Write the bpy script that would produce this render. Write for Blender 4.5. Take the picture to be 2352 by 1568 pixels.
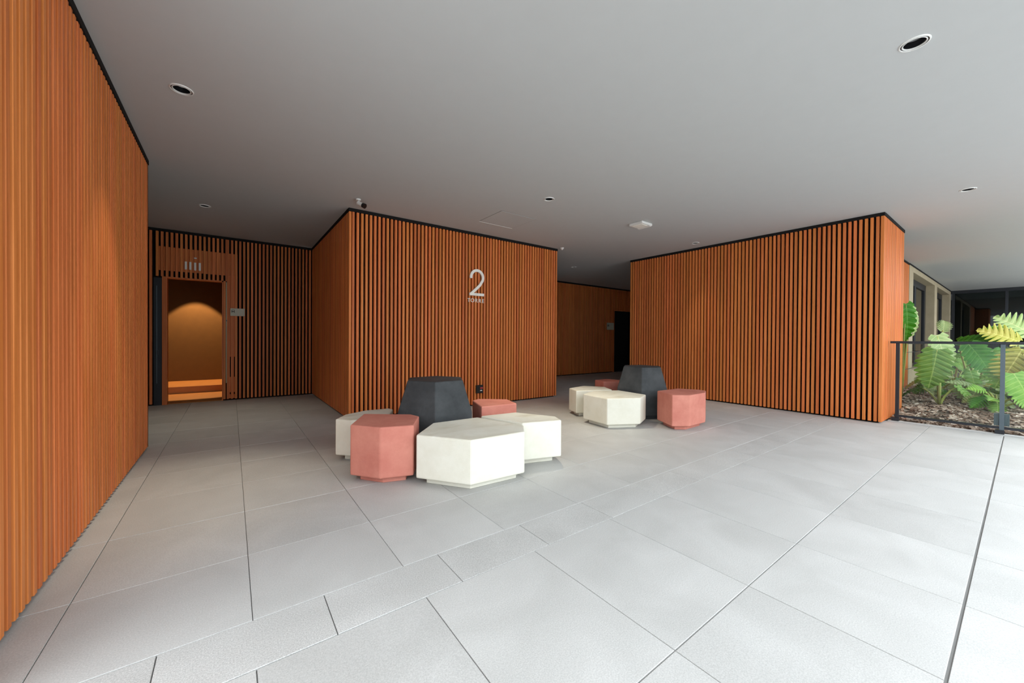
import bpy, bmesh, math, random
from mathutils import Vector, Matrix

random.seed(7)
for o in list(bpy.data.objects):
    bpy.data.objects.remove(o, do_unlink=True)
scene = bpy.context.scene
C = scene.collection

# ------------------------------------------------------------------ camera
# world axes follow the paving grid; the camera stands at the origin, 1.1 m above the floor
U = (0.80424949, 0.59429181)
V = (-0.59429181, 0.80424949)
F_PX, PITCH, ROLL = 872.36, -0.0079999, 0.0068359
def g(p):
    return Vector((p[0]*U[0]+p[1]*U[1], p[0]*V[0]+p[1]*V[1], p[2]))
cp, sp_ = math.cos(PITCH), math.sin(PITCH)
fwd = Vector((0, cp, sp_)); up = Vector((0, -sp_, cp)); right = Vector((1, 0, 0))
r2 = right*math.cos(ROLL)+up*math.sin(ROLL)
u2 = -right*math.sin(ROLL)+up*math.cos(ROLL)
R_, U_, W_ = g(r2), g(u2), g(fwd)
cam = bpy.data.objects.new('camera', bpy.data.cameras.new('camera'))
C.objects.link(cam)
cam.data.sensor_fit = 'HORIZONTAL'; cam.data.sensor_width = 36.0
cam.data.lens = F_PX*36.0/2352.0
cam.data.clip_start = 0.02; cam.data.clip_end = 300
cam.matrix_world = Matrix(((R_.x, U_.x, -W_.x, 0), (R_.y, U_.y, -W_.y, 0), (R_.z, U_.z, -W_.z, 1.1), (0, 0, 0, 1)))
scene.camera = cam

# ------------------------------------------------------------------ sky and exposure
world = bpy.data.worlds.new('overcast_sky'); scene.world = world
world.use_nodes = True
bg = world.node_tree.nodes['Background']
SKY = 5.55            # zenith brightness of a standard overcast sky: L = Lz (1 + 2 sin(elevation)) / 3
_N = world.node_tree.nodes.new; _L = world.node_tree.links.new
_tc = _N('ShaderNodeTexCoord'); _sx = _N('ShaderNodeSeparateXYZ'); _L(_tc.outputs['Generated'], _sx.inputs[0])
_mr = _N('ShaderNodeMapRange'); _mr.inputs['From Min'].default_value = 0; _mr.inputs['From Max'].default_value = 1
_mr.inputs['To Min'].default_value = SKY/3; _mr.inputs['To Max'].default_value = SKY
_L(_sx.outputs['Z'], _mr.inputs['Value']); _L(_mr.outputs['Result'], bg.inputs['Strength'])
bg.inputs['Color'].default_value = (0.87, 0.94, 1.0, 1)
scene.view_settings.view_transform = 'Standard'
scene.view_settings.look = 'None'
scene.view_settings.gamma = 1.0
scene.view_settings.use_curve_mapping = False
scene.view_settings.exposure = 0.0
try:
    scene.cycles.max_bounces = 6
    scene.cycles.diffuse_bounces = 3
    scene.cycles.glossy_bounces = 2
    scene.cycles.adaptive_threshold = 0.05
    scene.cycles.caustics_reflective = False
    scene.cycles.transparent_max_bounces = 10
except Exception:
    pass

H = 2.8056            # ceiling height
ROOF_WEST, WALL_END = -0.80, 1.75   # unseen ends of left wall and roof, set to let more sky light in
ROOF_EDGE = -0.35     # the roof stops here; the court beyond is open to the sky
SLAT_TOP = 2.762

# ------------------------------------------------------------------ helpers
def new_mesh(name, verts, faces, mat=None, smooth=False):
    me = bpy.data.meshes.new(name)
    me.from_pydata(verts, [], faces)
    if mat: me.materials.append(mat)
    if smooth:
        for p in me.polygons: p.use_smooth = True
    me.update()
    return me

def link(name, me, parent=None, loc=(0, 0, 0), rotz=0.0, kind=None, label=None, cat=None, group=None):
    o = bpy.data.objects.new(name, me)
    C.objects.link(o)
    o.location = loc
    o.rotation_euler = (0, 0, rotz)
    if parent: o.parent = parent
    if kind: o['kind'] = kind
    if label: o['label'] = label
    if cat: o['category'] = cat
    if group: o['group'] = group
    return o

def thing(name, label, cat, loc=(0, 0, 0), rotz=0.0, group=None):
    return link(name, None, None, loc, rotz, None, label, cat, group)

class MB:
    """collects shapes that belong to one mesh"""
    def __init__(s): s.v = []; s.f = []
    def add(s, v, f):
        n = len(s.v); s.v += [tuple(x) for x in v]; s.f += [tuple(i+n for i in q) for q in f]
        return s
    def box(s, x0, x1, y0, y1, z0, z1):
        v = [(x0, y0, z0), (x1, y0, z0), (x1, y1, z0), (x0, y1, z0), (x0, y0, z1), (x1, y0, z1), (x1, y1, z1), (x0, y1, z1)]
        f = [(3, 2, 1, 0), (4, 5, 6, 7), (0, 1, 5, 4), (1, 2, 6, 5), (2, 3, 7, 6), (3, 0, 4, 7)]
        return s.add(v, f)
    def prism(s, pts, z0, z1):
        n = len(pts)
        v = [(x, y, z0) for x, y in pts]+[(x, y, z1) for x, y in pts]
        f = [tuple(range(n-1, -1, -1)), tuple(range(n, 2*n))]+[(i, (i+1) % n, n+(i+1) % n, n+i) for i in range(n)]
        return s.add(v, f)
    def lathe(s, prof, n=32, close=False):
        v = []; f = []
        m = len(prof)
        for r, z in prof:
            for i in range(n):
                a = 2*math.pi*i/n
                v.append((r*math.cos(a), r*math.sin(a), z))
        for j in range(m-1):
            for i in range(n):
                k = (i+1) % n
                f.append((j*n+i, j*n+k, (j+1)*n+k, (j+1)*n+i))
        return s.add(v, f)
    def tube(s, pts, rads, n=8, caps=True):
        pts = [Vector(p) for p in pts]
        v = []; f = []
        m = len(pts)
        for j, p in enumerate(pts):
            t = (pts[min(j+1, m-1)]-pts[max(j-1, 0)]).normalized()
            a = Vector((0, 0, 1)) if abs(t.z) < 0.9 else Vector((1, 0, 0))
            b = t.cross(a).normalized(); c = t.cross(b)
            r = rads[j] if isinstance(rads, (list, tuple)) else rads
            for i in range(n):
                an = 2*math.pi*i/n
                v.append(tuple(p+r*(b*math.cos(an)+c*math.sin(an))))
        for j in range(m-1):
            for i in range(n):
                k = (i+1) % n
                f.append((j*n+i, (j+1)*n+i, (j+1)*n+k, j*n+k))
        if caps:
            f.append(tuple(range(n))); f.append(tuple(range((m-1)*n+n-1, (m-1)*n-1, -1)))
        return s.add(v, f)
    def mesh(s, name, mat, smooth=False, bevel=0.0, seg=2):
        me = new_mesh(name, s.v, s.f, mat)
        bm = bmesh.new(); bm.from_mesh(me)
        bmesh.ops.recalc_face_normals(bm, faces=bm.faces)
        if bevel:
            bmesh.ops.bevel(bm, geom=list(bm.edges), offset=bevel, segments=seg, profile=0.6, affect='EDGES')
        bm.to_mesh(me); bm.free()
        if smooth:
            for p in me.polygons: p.use_smooth = True
        return me
    def obj(s, name, mat, parent=None, loc=(0, 0, 0), rotz=0.0, bevel=0.0, seg=2, smooth=False, **kw):
        return link(name, s.mesh(name, mat, smooth, bevel, seg), parent, loc, rotz, **kw)

# ------------------------------------------------------------------ materials
def base_mat(name):
    m = bpy.data.materials.new(name); m.use_nodes = True
    nt = m.node_tree
    return m, nt, nt.nodes['Principled BSDF']

def flat(name, col, rough=0.5, metal=0.0, spec=0.5, amp=0.05):
    """a plain colour broken by a faint mottling"""
    m, nt, b = base_mat(name)
    b.inputs['Roughness'].default_value = rough
    b.inputs['Metallic'].default_value = metal
    b.inputs['Specular IOR Level'].default_value = spec
    tc = nt.nodes.new('ShaderNodeTexCoord')
    nz = nt.nodes.new('ShaderNodeTexNoise'); nz.inputs['Scale'].default_value = 9; nz.inputs['Detail'].default_value = 3
    nt.links.new(tc.outputs['Object'], nz.inputs['Vector'])
    rp = nt.nodes.new('ShaderNodeValToRGB')
    rp.color_ramp.elements[0].position = 0.3; rp.color_ramp.elements[1].position = 0.7
    rp.color_ramp.elements[0].color = (col[0]*(1-amp), col[1]*(1-amp), col[2]*(1-amp), 1)
    rp.color_ramp.elements[1].color = (min(1, col[0]*(1+amp)), min(1, col[1]*(1+amp)), min(1, col[2]*(1+amp)), 1)
    nt.links.new(nz.outputs['Fac'], rp.inputs['Fac'])
    nt.links.new(rp.outputs['Color'], b.inputs['Base Color'])
    return m

def wood(name, dark, light, rough=0.45):
    m, nt, b = base_mat(name)
    N = nt.nodes.new; L = nt.links.new
    tc = N('ShaderNodeTexCoord'); oi = N('ShaderNodeObjectInfo')
    mp = N('ShaderNodeMapping'); mp.inputs['Scale'].default_value = (70, 70, 1.6)
    L(tc.outputs['Object'], mp.inputs['Vector'])
    add = N('ShaderNodeVectorMath'); add.operation = 'ADD'
    sc = N('ShaderNodeMath'); sc.operation = 'MULTIPLY'; sc.inputs[1].default_value = 60
    L(oi.outputs['Random'], sc.inputs[0])
    L(mp.outputs['Vector'], add.inputs[0]); L(sc.outputs[0], add.inputs[1])
    nz = N('ShaderNodeTexNoise'); nz.inputs['Scale'].default_value = 1.0; nz.inputs['Detail'].default_value = 4
    L(add.outputs[0], nz.inputs['Vector'])
    rp = N('ShaderNodeValToRGB')
    rp.color_ramp.elements[0].position = 0.28; rp.color_ramp.elements[1].position = 0.72
    rp.color_ramp.elements[0].color = (*dark, 1); rp.color_ramp.elements[1].color = (*light, 1)
    L(nz.outputs['Fac'], rp.inputs['Fac'])
    hs = N('ShaderNodeHueSaturation')
    mr = N('ShaderNodeMapRange'); mr.inputs['To Min'].default_value = 0.88; mr.inputs['To Max'].default_value = 1.12
    L(oi.outputs['Random'], mr.inputs['Value']); L(mr.outputs['Result'], hs.inputs['Value'])
    mh = N('ShaderNodeMapRange'); mh.inputs['To Min'].default_value = 0.495; mh.inputs['To Max'].default_value = 0.506
    fr = N('ShaderNodeMath'); fr.operation = 'FRACT'
    m7 = N('ShaderNodeMath'); m7.operation = 'MULTIPLY'; m7.inputs[1].default_value = 7.31
    L(oi.outputs['Random'], m7.inputs[0]); L(m7.outputs[0], fr.inputs[0]); L(fr.outputs[0], mh.inputs['Value'])
    L(mh.outputs['Result'], hs.inputs['Hue'])
    L(rp.outputs['Color'], hs.inputs['Color'])
    L(hs.outputs['Color'], b.inputs['Base Color'])
    b.inputs['Roughness'].default_value = rough
    b.inputs['Specular IOR Level'].default_value = 0.2
    bp = N('ShaderNodeBump'); bp.inputs['Strength'].default_value = 0.15; bp.inputs['Distance'].default_value = 0.002
    L(nz.outputs['Fac'], bp.inputs['Height']); L(bp.outputs['Normal'], b.inputs['Normal'])
    return m

def stone(name, c0, c1, speck=0.12, rough=0.55):
    m, nt, b = base_mat(name)
    N = nt.nodes.new; L = nt.links.new
    tc = N('ShaderNodeTexCoord'); oi = N('ShaderNodeObjectInfo'); geo = N('ShaderNodeNewGeometry')
    sc = N('ShaderNodeMath'); sc.operation = 'MULTIPLY'; sc.inputs[1].default_value = 40
    L(oi.outputs['Random'], sc.inputs[0])
    add = N('ShaderNodeVectorMath'); add.operation = 'ADD'
    L(geo.outputs['Position'], add.inputs[0]); L(sc.outputs[0], add.inputs[1])
    cl = N('ShaderNodeTexNoise'); cl.inputs['Scale'].default_value = 2.2; cl.inputs['Detail'].default_value = 5; cl.inputs['Distortion'].default_value = 0.8
    L(add.outputs[0], cl.inputs['Vector'])
    rp = N('ShaderNodeValToRGB'); rp.color_ramp.elements[0].position = 0.3; rp.color_ramp.elements[1].position = 0.7
    rp.color_ramp.elements[0].color = (*c0, 1); rp.color_ramp.elements[1].color = (*c1, 1)
    L(cl.outputs['Fac'], rp.inputs['Fac'])
    fn = N('ShaderNodeTexNoise'); fn.inputs['Scale'].default_value = 210; fn.inputs['Detail'].default_value = 2
    L(geo.outputs['Position'], fn.inputs['Vector'])
    mr = N('ShaderNodeMapRange'); mr.inputs['From Min'].default_value = 0.3; mr.inputs['From Max'].default_value = 0.7
    mr.inputs['To Min'].default_value = 1-speck; mr.inputs['To Max'].default_value = 1+speck
    L(fn.outputs['Fac'], mr.inputs['Value'])
    mo = N('ShaderNodeMapRange'); mo.inputs['To Min'].default_value = 0.975; mo.inputs['To Max'].default_value = 1.025
    L(oi.outputs['Random'], mo.inputs['Value'])
    mu = N('ShaderNodeMath'); mu.operation = 'MULTIPLY'; L(mr.outputs[0], mu.inputs[0]); L(mo.outputs[0], mu.inputs[1])
    mx = N('ShaderNodeVectorMath'); mx.operation = 'SCALE'
    L(rp.outputs['Color'], mx.inputs[0]); L(mu.outputs[0], mx.inputs['Scale'])
    L(mx.outputs[0], b.inputs['Base Color'])
    b.inputs['Roughness'].default_value = rough
    b.inputs['Specular IOR Level'].default_value = 0.3
    bp = N('ShaderNodeBump'); bp.inputs['Strength'].default_value = 0.12; bp.inputs['Distance'].default_value = 0.002
    L(fn.outputs['Fac'], bp.inputs['Height']); L(bp.outputs['Normal'], b.inputs['Normal'])
    return m

def concrete(name, c0, c1, stain=None, rough=0.7):
    m, nt, b = base_mat(name)
    N = nt.nodes.new; L = nt.links.new
    tc = N('ShaderNodeTexCoord'); oi = N('ShaderNodeObjectInfo')
    sc = N('ShaderNodeMath'); sc.operation = 'MULTIPLY'; sc.inputs[1].default_value = 30
    L(oi.outputs['Random'], sc.inputs[0])
    add = N('ShaderNodeVectorMath'); add.operation = 'ADD'
    L(tc.outputs['Object'], add.inputs[0]); L(sc.outputs[0], add.inputs[1])
    cl = N('ShaderNodeTexNoise'); cl.inputs['Scale'].default_value = 4.0; cl.inputs['Detail'].default_value = 8; cl.inputs['Roughness'].default_value = 0.65
    L(add.outputs[0], cl.inputs['Vector'])
    rp = N('ShaderNodeValToRGB'); rp.color_ramp.elements[0].position = 0.3; rp.color_ramp.elements[1].position = 0.68
    rp.color_ramp.elements[0].color = (*c0, 1); rp.color_ramp.elements[1].color = (*c1, 1)
    L(cl.outputs['Fac'], rp.inputs['Fac'])
    out = rp.outputs['Color']
    if stain:
        st = N('ShaderNodeTexNoise'); st.inputs['Scale'].default_value = 2.3; st.inputs['Detail'].default_value = 6
        mp = N('ShaderNodeMapping'); mp.inputs['Scale'].default_value = (1, 2.5, 1)
        L(add.outputs[0], mp.inputs['Vector']); L(mp.outputs[0], st.inputs['Vector'])
        r2_ = N('ShaderNodeValToRGB'); r2_.color_ramp.elements[0].position = 0.52; r2_.color_ramp.elements[1].position = 0.75
        L(st.outputs['Fac'], r2_.inputs['Fac'])
        nz = N('ShaderNodeSeparateXYZ'); L(tc.outputs['Normal'], nz.inputs[0])
        pr = N('ShaderNodeMath'); pr.operation = 'MULTIPLY'; pr.use_clamp = True
        L(r2_.outputs['Color'], pr.inputs[0]); L(nz.outputs['Z'], pr.inputs[1])
        ms = N('ShaderNodeMath'); ms.operation = 'MULTIPLY'; ms.inputs[1].default_value = 0.55; L(pr.outputs[0], ms.inputs[0])
        mx = N('ShaderNodeMix'); mx.data_type = 'RGBA'
        L(ms.outputs[0], mx.inputs['Factor']); L(out, mx.inputs['A']); mx.inputs['B'].default_value = (*stain, 1)
        out = mx.outputs['Result']
    L(out, b.inputs['Base Color'])
    b.inputs['Roughness'].default_value = rough
    b.inputs['Specular IOR Level'].default_value = 0.25
    fn = N('ShaderNodeTexNoise'); fn.inputs['Scale'].default_value = 120; fn.inputs['Detail'].default_value = 3
    L(tc.outputs['Object'], fn.inputs['Vector'])
    bp = N('ShaderNodeBump'); bp.inputs['Strength'].default_value = 0.2; bp.inputs['Distance'].default_value = 0.002
    L(fn.outputs['Fac'], bp.inputs['Height']); L(bp.outputs['Normal'], b.inputs['Normal'])
    return m

def glass(name, tint, transp, rough=0.02):
    m = bpy.data.materials.new(name); m.use_nodes = True
    nt = m.node_tree; nt.nodes.clear()
    N = nt.nodes.new; L = nt.links.new
    out = N('ShaderNodeOutputMaterial'); mix = N('ShaderNodeMixShader')
    tr = N('ShaderNodeBsdfTransparent'); tr.inputs['Color'].default_value = (*tint, 1)
    gl = N('ShaderNodeBsdfGlossy'); gl.inputs['Roughness'].default_value = rough; gl.inputs['Color'].default_value = (1, 1, 1, 1)
    fr = N('ShaderNodeFresnel'); fr.inputs['IOR'].default_value = 1.45
    mu = N('ShaderNodeMath'); mu.operation = 'MULTIPLY'; mu.inputs[1].default_value = transp
    L(fr.outputs[0], mu.inputs[0]); L(mu.outputs[0], mix.inputs[0])
    L(tr.outputs[0], mix.inputs[1]); L(gl.outputs[0], mix.inputs[2]); L(mix.outputs[0], out.inputs[0])
    return m

def leaf_mat(name, c0, c1, transl=0.35, veins=True):
    m, nt, b = base_mat(name)
    N = nt.nodes.new; L = nt.links.new
    tc = N('ShaderNodeTexCoord'); oi = N('ShaderNodeObjectInfo')
    nz = N('ShaderNodeTexNoise'); nz.inputs['Scale'].default_value = 5; nz.inputs['Detail'].default_value = 4
    L(tc.outputs['Object'], nz.inputs['Vector'])
    rp = N('ShaderNodeValToRGB'); rp.color_ramp.elements[0].position = 0.3; rp.color_ramp.elements[1].position = 0.7
    rp.color_ramp.elements[0].color = (*c0, 1); rp.color_ramp.elements[1].color = (*c1, 1)
    L(nz.outputs['Fac'], rp.inputs['Fac'])
    hs = N('ShaderNodeHueSaturation'); mr = N('ShaderNodeMapRange'); mr.inputs['To Min'].default_value = 0.75; mr.inputs['To Max'].default_value = 1.25
    L(oi.outputs['Random'], mr.inputs['Value']); L(mr.outputs[0], hs.inputs['Value']); L(rp.outputs['Color'], hs.inputs['Color'])
    col = hs.outputs['Color']
    def math_(op, a, bb):
        n = N('ShaderNodeMath'); n.operation = op
        for k_, q in enumerate((a, bb)):
            if q is None: continue
            if isinstance(q, (int, float)): n.inputs[k_].default_value = q
            else: L(q, n.inputs[k_])
        return n.outputs[0]
    if veins:
        sx = N('ShaderNodeSeparateXYZ'); L(tc.outputs['Object'], sx.inputs[0])
        ax = math_('ABSOLUTE', sx.outputs['X'], None)
        ph = math_('MULTIPLY', math_('SUBTRACT', sx.outputs['Y'], math_('MULTIPLY', ax, 0.5)), 14.5)
        fr = math_('FRACT', ph, None)
        tri = math_('ABSOLUTE', math_('SUBTRACT', fr, 0.5), None)          # 0.5 on the vein, 0 between two veins
        v1 = math_('GREATER_THAN', tri, 0.44)
        mid = math_('LESS_THAN', ax, 0.007)
        vv = math_('MAXIMUM', v1, mid)
        mx = N('ShaderNodeMix'); mx.data_type = 'RGBA'
        L(math_('MULTIPLY', vv, 0.55), mx.inputs['Factor']); L(col, mx.inputs['A'])
        mx.inputs['B'].default_value = (min(1, c1[0]*1.5+0.12), min(1, c1[1]*1.25+0.10), min(1, c1[2]*1.4+0.08), 1)
        col = mx.outputs['Result']
        bp = N('ShaderNodeBump'); bp.inputs['Strength'].default_value = 0.7; bp.inputs['Distance'].default_value = 0.012; bp.invert = True
        L(tri, bp.inputs['Height']); L(bp.outputs['Normal'], b.inputs['Normal'])
    L(col, b.inputs['Base Color'])
    b.inputs['Roughness'].default_value = 0.42; b.inputs['Specular IOR Level'].default_value = 0.35
    tl = N('ShaderNodeBsdfTranslucent'); L(col, tl.inputs['Color'])
    mx2 = N('ShaderNodeMixShader'); mx2.inputs[0].default_value = transl
    out = nt.nodes['Material Output']
    L(b.outputs[0], mx2.inputs[1]); L(tl.outputs[0], mx2.inputs[2]); L(mx2.outputs[0], out.inputs[0])
    return m

M = {
    'wood': wood('orange_wood', (0.61, 0.163, 0.038), (0.81, 0.255, 0.078)),
    'black': flat('black_backing', (0.006, 0.004, 0.004), 0.9, spec=0.1),
    'gap': flat('black_channel', (0.010, 0.009, 0.009), 0.8, spec=0.2),
    'tile': stone('grey_granite', (0.475, 0.47, 0.45), (0.555, 0.55, 0.53)),
    'band': stone('grey_granite_band', (0.475, 0.47, 0.45), (0.555, 0.55, 0.53), 0.2),
    'joint': flat('joint_grout', (0.20, 0.195, 0.185), 0.9),
    'court': stone('pale_court_paving', (0.52, 0.52, 0.51), (0.60, 0.60, 0.59)),
    'ceiling': flat('grey_white_plaster', (0.52, 0.525, 0.52), 0.9, spec=0.1, amp=0.008),
    'white': flat('white_enamel', (0.80, 0.79, 0.76), 0.4),
    'cream': concrete('cream_concrete', (0.80, 0.77, 0.64), (0.90, 0.88, 0.77), (0.55, 0.48, 0.31)),
    'pink': concrete('terracotta_pink_concrete', (0.60, 0.20, 0.15), (0.74, 0.30, 0.225)),
    'charcoal': concrete('charcoal_concrete', (0.042, 0.046, 0.049), (0.085, 0.091, 0.094)),
    'dark_metal': flat('dark_metal', (0.022, 0.024, 0.03), 0.4, 0.3),
    'grey_metal': flat('blue_grey_metal', (0.10, 0.13, 0.15), 0.45, 0.4),
    'lens': flat('black_plastic', (0.008, 0.008, 0.009), 0.3),
    'reflector': flat('lamp_reflector', (0.40, 0.39, 0.40), 0.35, 0.5),
    'red': flat('red_plastic', (0.42, 0.04, 0.05), 0.4),
    'plate': flat('beige_sign_plate', (0.62, 0.58, 0.44), 0.5),
    'ink': flat('dark_sign_ink', (0.03, 0.03, 0.03), 0.6),
    'letter': flat('ivory_letter', (0.93, 0.90, 0.82), 0.5),
    'strip': flat('pale_metal_strip', (0.30, 0.30, 0.20), 0.5, 0.2),
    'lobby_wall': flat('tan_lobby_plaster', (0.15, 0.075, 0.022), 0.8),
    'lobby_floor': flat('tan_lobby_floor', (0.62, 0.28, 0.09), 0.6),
    'beige': concrete('beige_render', (0.44, 0.36, 0.235), (0.52, 0.43, 0.29)),
    'soil': concrete('dark_soil', (0.06, 0.045, 0.03), (0.13, 0.10, 0.07)),
    'kerb': concrete('pale_kerb', (0.50, 0.50, 0.48), (0.60, 0.60, 0.58)),
    'rail_glass': glass('clear_glass', (0.95, 0.98, 0.965), 0.45),
    'dark_glass': glass('tinted_window_glass', (0.20, 0.25, 0.25), 1.0),
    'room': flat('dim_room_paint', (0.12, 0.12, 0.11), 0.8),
    'glass_streak': flat('pale_glass_streak', (0.35, 0.38, 0.37), 0.8),
    'leaf_green': leaf_mat('deep_green_leaf', (0.035, 0.20, 0.008), (0.10, 0.38, 0.02)),
    'leaf_mid': leaf_mat('mid_green_leaf', (0.13, 0.34, 0.03), (0.28, 0.50, 0.07)),
    'leaf_pale': leaf_mat('pale_green_leaf', (0.34, 0.50, 0.17), (0.52, 0.64, 0.28)),
    'leaf_yellow': leaf_mat('yellow_green_leaf', (0.52, 0.54, 0.05), (0.74, 0.66, 0.18)),
    'stem': leaf_mat('yellow_green_stem', (0.38, 0.44, 0.10), (0.50, 0.52, 0.16), 0.1, False),
}
def chips_mat():
    m, nt, b = base_mat('bark_chips')
    N = nt.nodes.new; L = nt.links.new
    tc = N('ShaderNodeTexCoord'); vo = N('ShaderNodeTexVoronoi'); vo.inputs['Scale'].default_value = 16
    L(tc.outputs['Object'], vo.inputs['Vector'])
    sx = N('ShaderNodeSeparateColor'); L(vo.outputs['Color'], sx.inputs[0])
    rp = N('ShaderNodeValToRGB')
    e = rp.color_ramp.elements
    e[0].color = (0.10, 0.065, 0.045, 1); e[1].color = (0.62, 0.53, 0.44, 1)
    k = rp.color_ramp.elements.new(0.55); k.color = (0.30, 0.21, 0.15, 1)
    L(sx.outputs[0], rp.inputs['Fac']); L(rp.outputs['Color'], b.inputs['Base Color'])
    b.inputs['Roughness'].default_value = 0.8
    return m
M['chips'] = chips_mat()

# ------------------------------------------------------------------ floor
floor = MB().box(-3.2, 7.27, -1.15, 8.5, -0.06, -0.007).box(7.27, 13.5, 1.14, 8.5, -0.06, -0.007).obj('floor', M['joint'], kind='structure', label='grey granite slab paving laid in a square grid')
court = MB().box(-60, 80, -60, -1.15, -0.06, -0.002).box(-60, -3.2, -1.15, WALL_END, -0.06, -0.002).obj('floor_court', M['court'], kind='structure', label='pale open court paving beyond the roof edge')
YL = [-1.05, -0.455, 0.143, 0.728, 1.504, 1.771, 2.319, 2.912, 3.492, 4.08, 4.67, 5.26, 5.85, 6.44, 7.03, 7.62, 8.21]
XL = [0.068+0.599*k for k in range(-5, 23)]
XB = [0.319+0.525*k for k in range(-6, 16)]
tile_cache = {}
BOXES = [(-99, -0.655, 1.8, 5.10), (1.245, 4.98, 5.31, 99), (6.95, 99, 1.13, 5.11), (7.26, 99, -99, 1.2)]
def tile_mesh(w, h, mat):
    key = (round(w, 3), round(h, 3), mat.name)
    if key not in tile_cache:
        b = 0.0015; t = -0.055
        v = [(0, 0, t), (w, 0, t), (w, h, t), (0, h, t), (0, 0, -b), (w, 0, -b), (w, h, -b), (0, h, -b), (b, b, 0), (w-b, b, 0), (w-b, h-b, 0), (b, h-b, 0)]
        f = [(0, 1, 5, 4), (1, 2, 6, 5), (2, 3, 7, 6), (3, 0, 4, 7), (4, 5, 9, 8), (5, 6, 10, 9), (6, 7, 11, 10), (7, 4, 8, 11), (8, 9, 10, 11)]
        tile_cache[key] = new_mesh('tile', v, f, mat)
    return tile_cache[key]
for j in range(len(YL)-1):
    y0, y1 = YL[j], YL[j+1]
    band = abs(y0-1.504) < 1e-6
    xs = XB if band else XL
    for i in range(len(xs)-1):
        x0, x1 = xs[i], xs[i+1]
        if x0 > 12.9 or x1 < -2.6: continue
        if x1 > 7.27 and y1 < 5.2:
            x1 = 7.265
            if x1-x0 < 0.1: continue
        if any(x0 >= a-0.02 and x1 <= b+0.02 and y0 >= c-0.02 and y1 <= d+0.02 for a, b, c, d in BOXES): continue
        ga = 0.0014 if y0 > 1.4 else 0.002
        gl = 0.0045 if abs(y0-0.143) < 1e-6 else ga
        gh = 0.0045 if abs(y1-0.143) < 1e-6 else ga
        gx = 0.0013 if y0 > 1.7 else 0.0018
        w, h = x1-x0-2*gx, y1-y0-gl-gh
        link('tile', tile_mesh(w, h, M['band'] if band else M['tile']), floor, (x0+gx, y0+gl, random.uniform(-0.0012, 0)))

# ------------------------------------------------------------------ ceiling
DL = [(-0.278, 3.489), (3.145, 0.397), (-0.282, 6.399), (3.12, 3.482), (6.586, 3.488), (6.645, 0.405), (6.539, 6.399)]
hw = 0.0455
def ceiling_sheet():
    xs = sorted({-3.2, ROOF_WEST, 24.0} | {round(x+s*hw, 4) for x, _ in DL for s in (-1, 1)})
    ys = sorted({ROOF_EDGE, WALL_END, 8.3} | {round(y+s*hw, 4) for _, y in DL for s in (-1, 1)})
    vi = {}; v = []; f = []
    def idx(i, j):
        if (i, j) not in vi:
            vi[(i, j)] = len(v); v.append((xs[i], ys[j], H))
        return vi[(i, j)]
    for i in range(len(xs)-1):
        for j in range(len(ys)-1):
            cx, cy = (xs[i]+xs[i+1])/2, (ys[j]+ys[j+1])/2
            if cx < ROOF_WEST and cy < WALL_END: continue
            if any(abs(cx-x) < hw and abs(cy-y) < hw for x, y in DL): continue
            f.append((idx(i, j), idx(i, j+1), idx(i+1, j+1), idx(i+1, j)))
    return v, f
cv, cf = ceiling_sheet()
ceil = link('ceiling', new_mesh('ceiling', cv, cf, M['ceiling']), kind='structure', label='flat grey-white plaster ceiling over the whole concourse')
MB().box(ROOF_WEST, 24, ROOF_EDGE, 11.2, 2.98, 3.4).box(-3.2, ROOF_WEST, WALL_END, 11.2, 2.98, 3.4).box(ROOF_WEST-0.06, 24, ROOF_EDGE-0.06, ROOF_EDGE, H, 3.4).box(ROOF_WEST-0.06, ROOF_WEST, ROOF_EDGE, WALL_END, H, 3.4).obj('ceiling_slab', M['ceiling'], kind='structure', label='roof slab with a plain white edge above the ceiling')
# access hatch in the ceiling
hx0, hx1, hy0, hy1 = 2.90, 3.50, 4.178, 4.757
MB().box(hx0+0.006, hx1-0.006, hy0+0.006, hy1-0.006, H-0.003, H+0.001).obj('access_panel', M['ceiling'], ceil)
for nm, a in (('x0', (hx0, hx0+0.005, hy0, hy1)), ('x1', (hx1-0.005, hx1, hy0, hy1)), ('y0', (hx0, hx1, hy0, hy0+0.004))):
    MB().box(*a, H-0.0012, H+0.001).obj('panel_joint', M['joint'], ceil)
MB().box(hx0, hx1, hy1-0.006, hy1, H-0.006, H).obj('panel_edge', M['white'], ceil)

# ------------------------------------------------------------------ slatted walls
PITCH_S = 0.0575
SW = 0.016; SD = 0.042
slat_cache = {}
def slat_mesh(z0, z1, half=SW):
    key = (round(z0, 3), round(z1, 3), half)
    if key not in slat_cache:
        c = 0.0025
        prof = [(-half, SD), (-half, c), (-half+c, 0), (half-c, 0), (half, c), (half, SD)]
        slat_cache[key] = MB().prism(prof, z0, z1).mesh('slat', M['wood'])
    return slat_cache[key]
ROT = {'-Y': 0.0, '-X': -math.pi/2, '+X': math.pi/2}
def slat(parent, face, plane, t, z0=0.022, z1=SLAT_TOP, half=SW):
    loc = (t, plane, 0) if face == '-Y' else (plane, t, 0)
    return link('slat', slat_mesh(z0, z1, half), parent, loc, ROT[face])
def slats(parent, face, plane, a, b, skip=None):
    n = int(round((b-a)/PITCH_S))
    p = (b-a)/n
    for k in range(n+1):
        t = a+p*k
        if skip and skip(t): continue
        slat(parent, face, plane, t)
def channel(parent, x0, x1, y0, y1):
    MB().box(x0, x1, y0, y1, SLAT_TOP+0.001, H-0.0005).obj('shadow_gap', M['gap'], parent)

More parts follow.
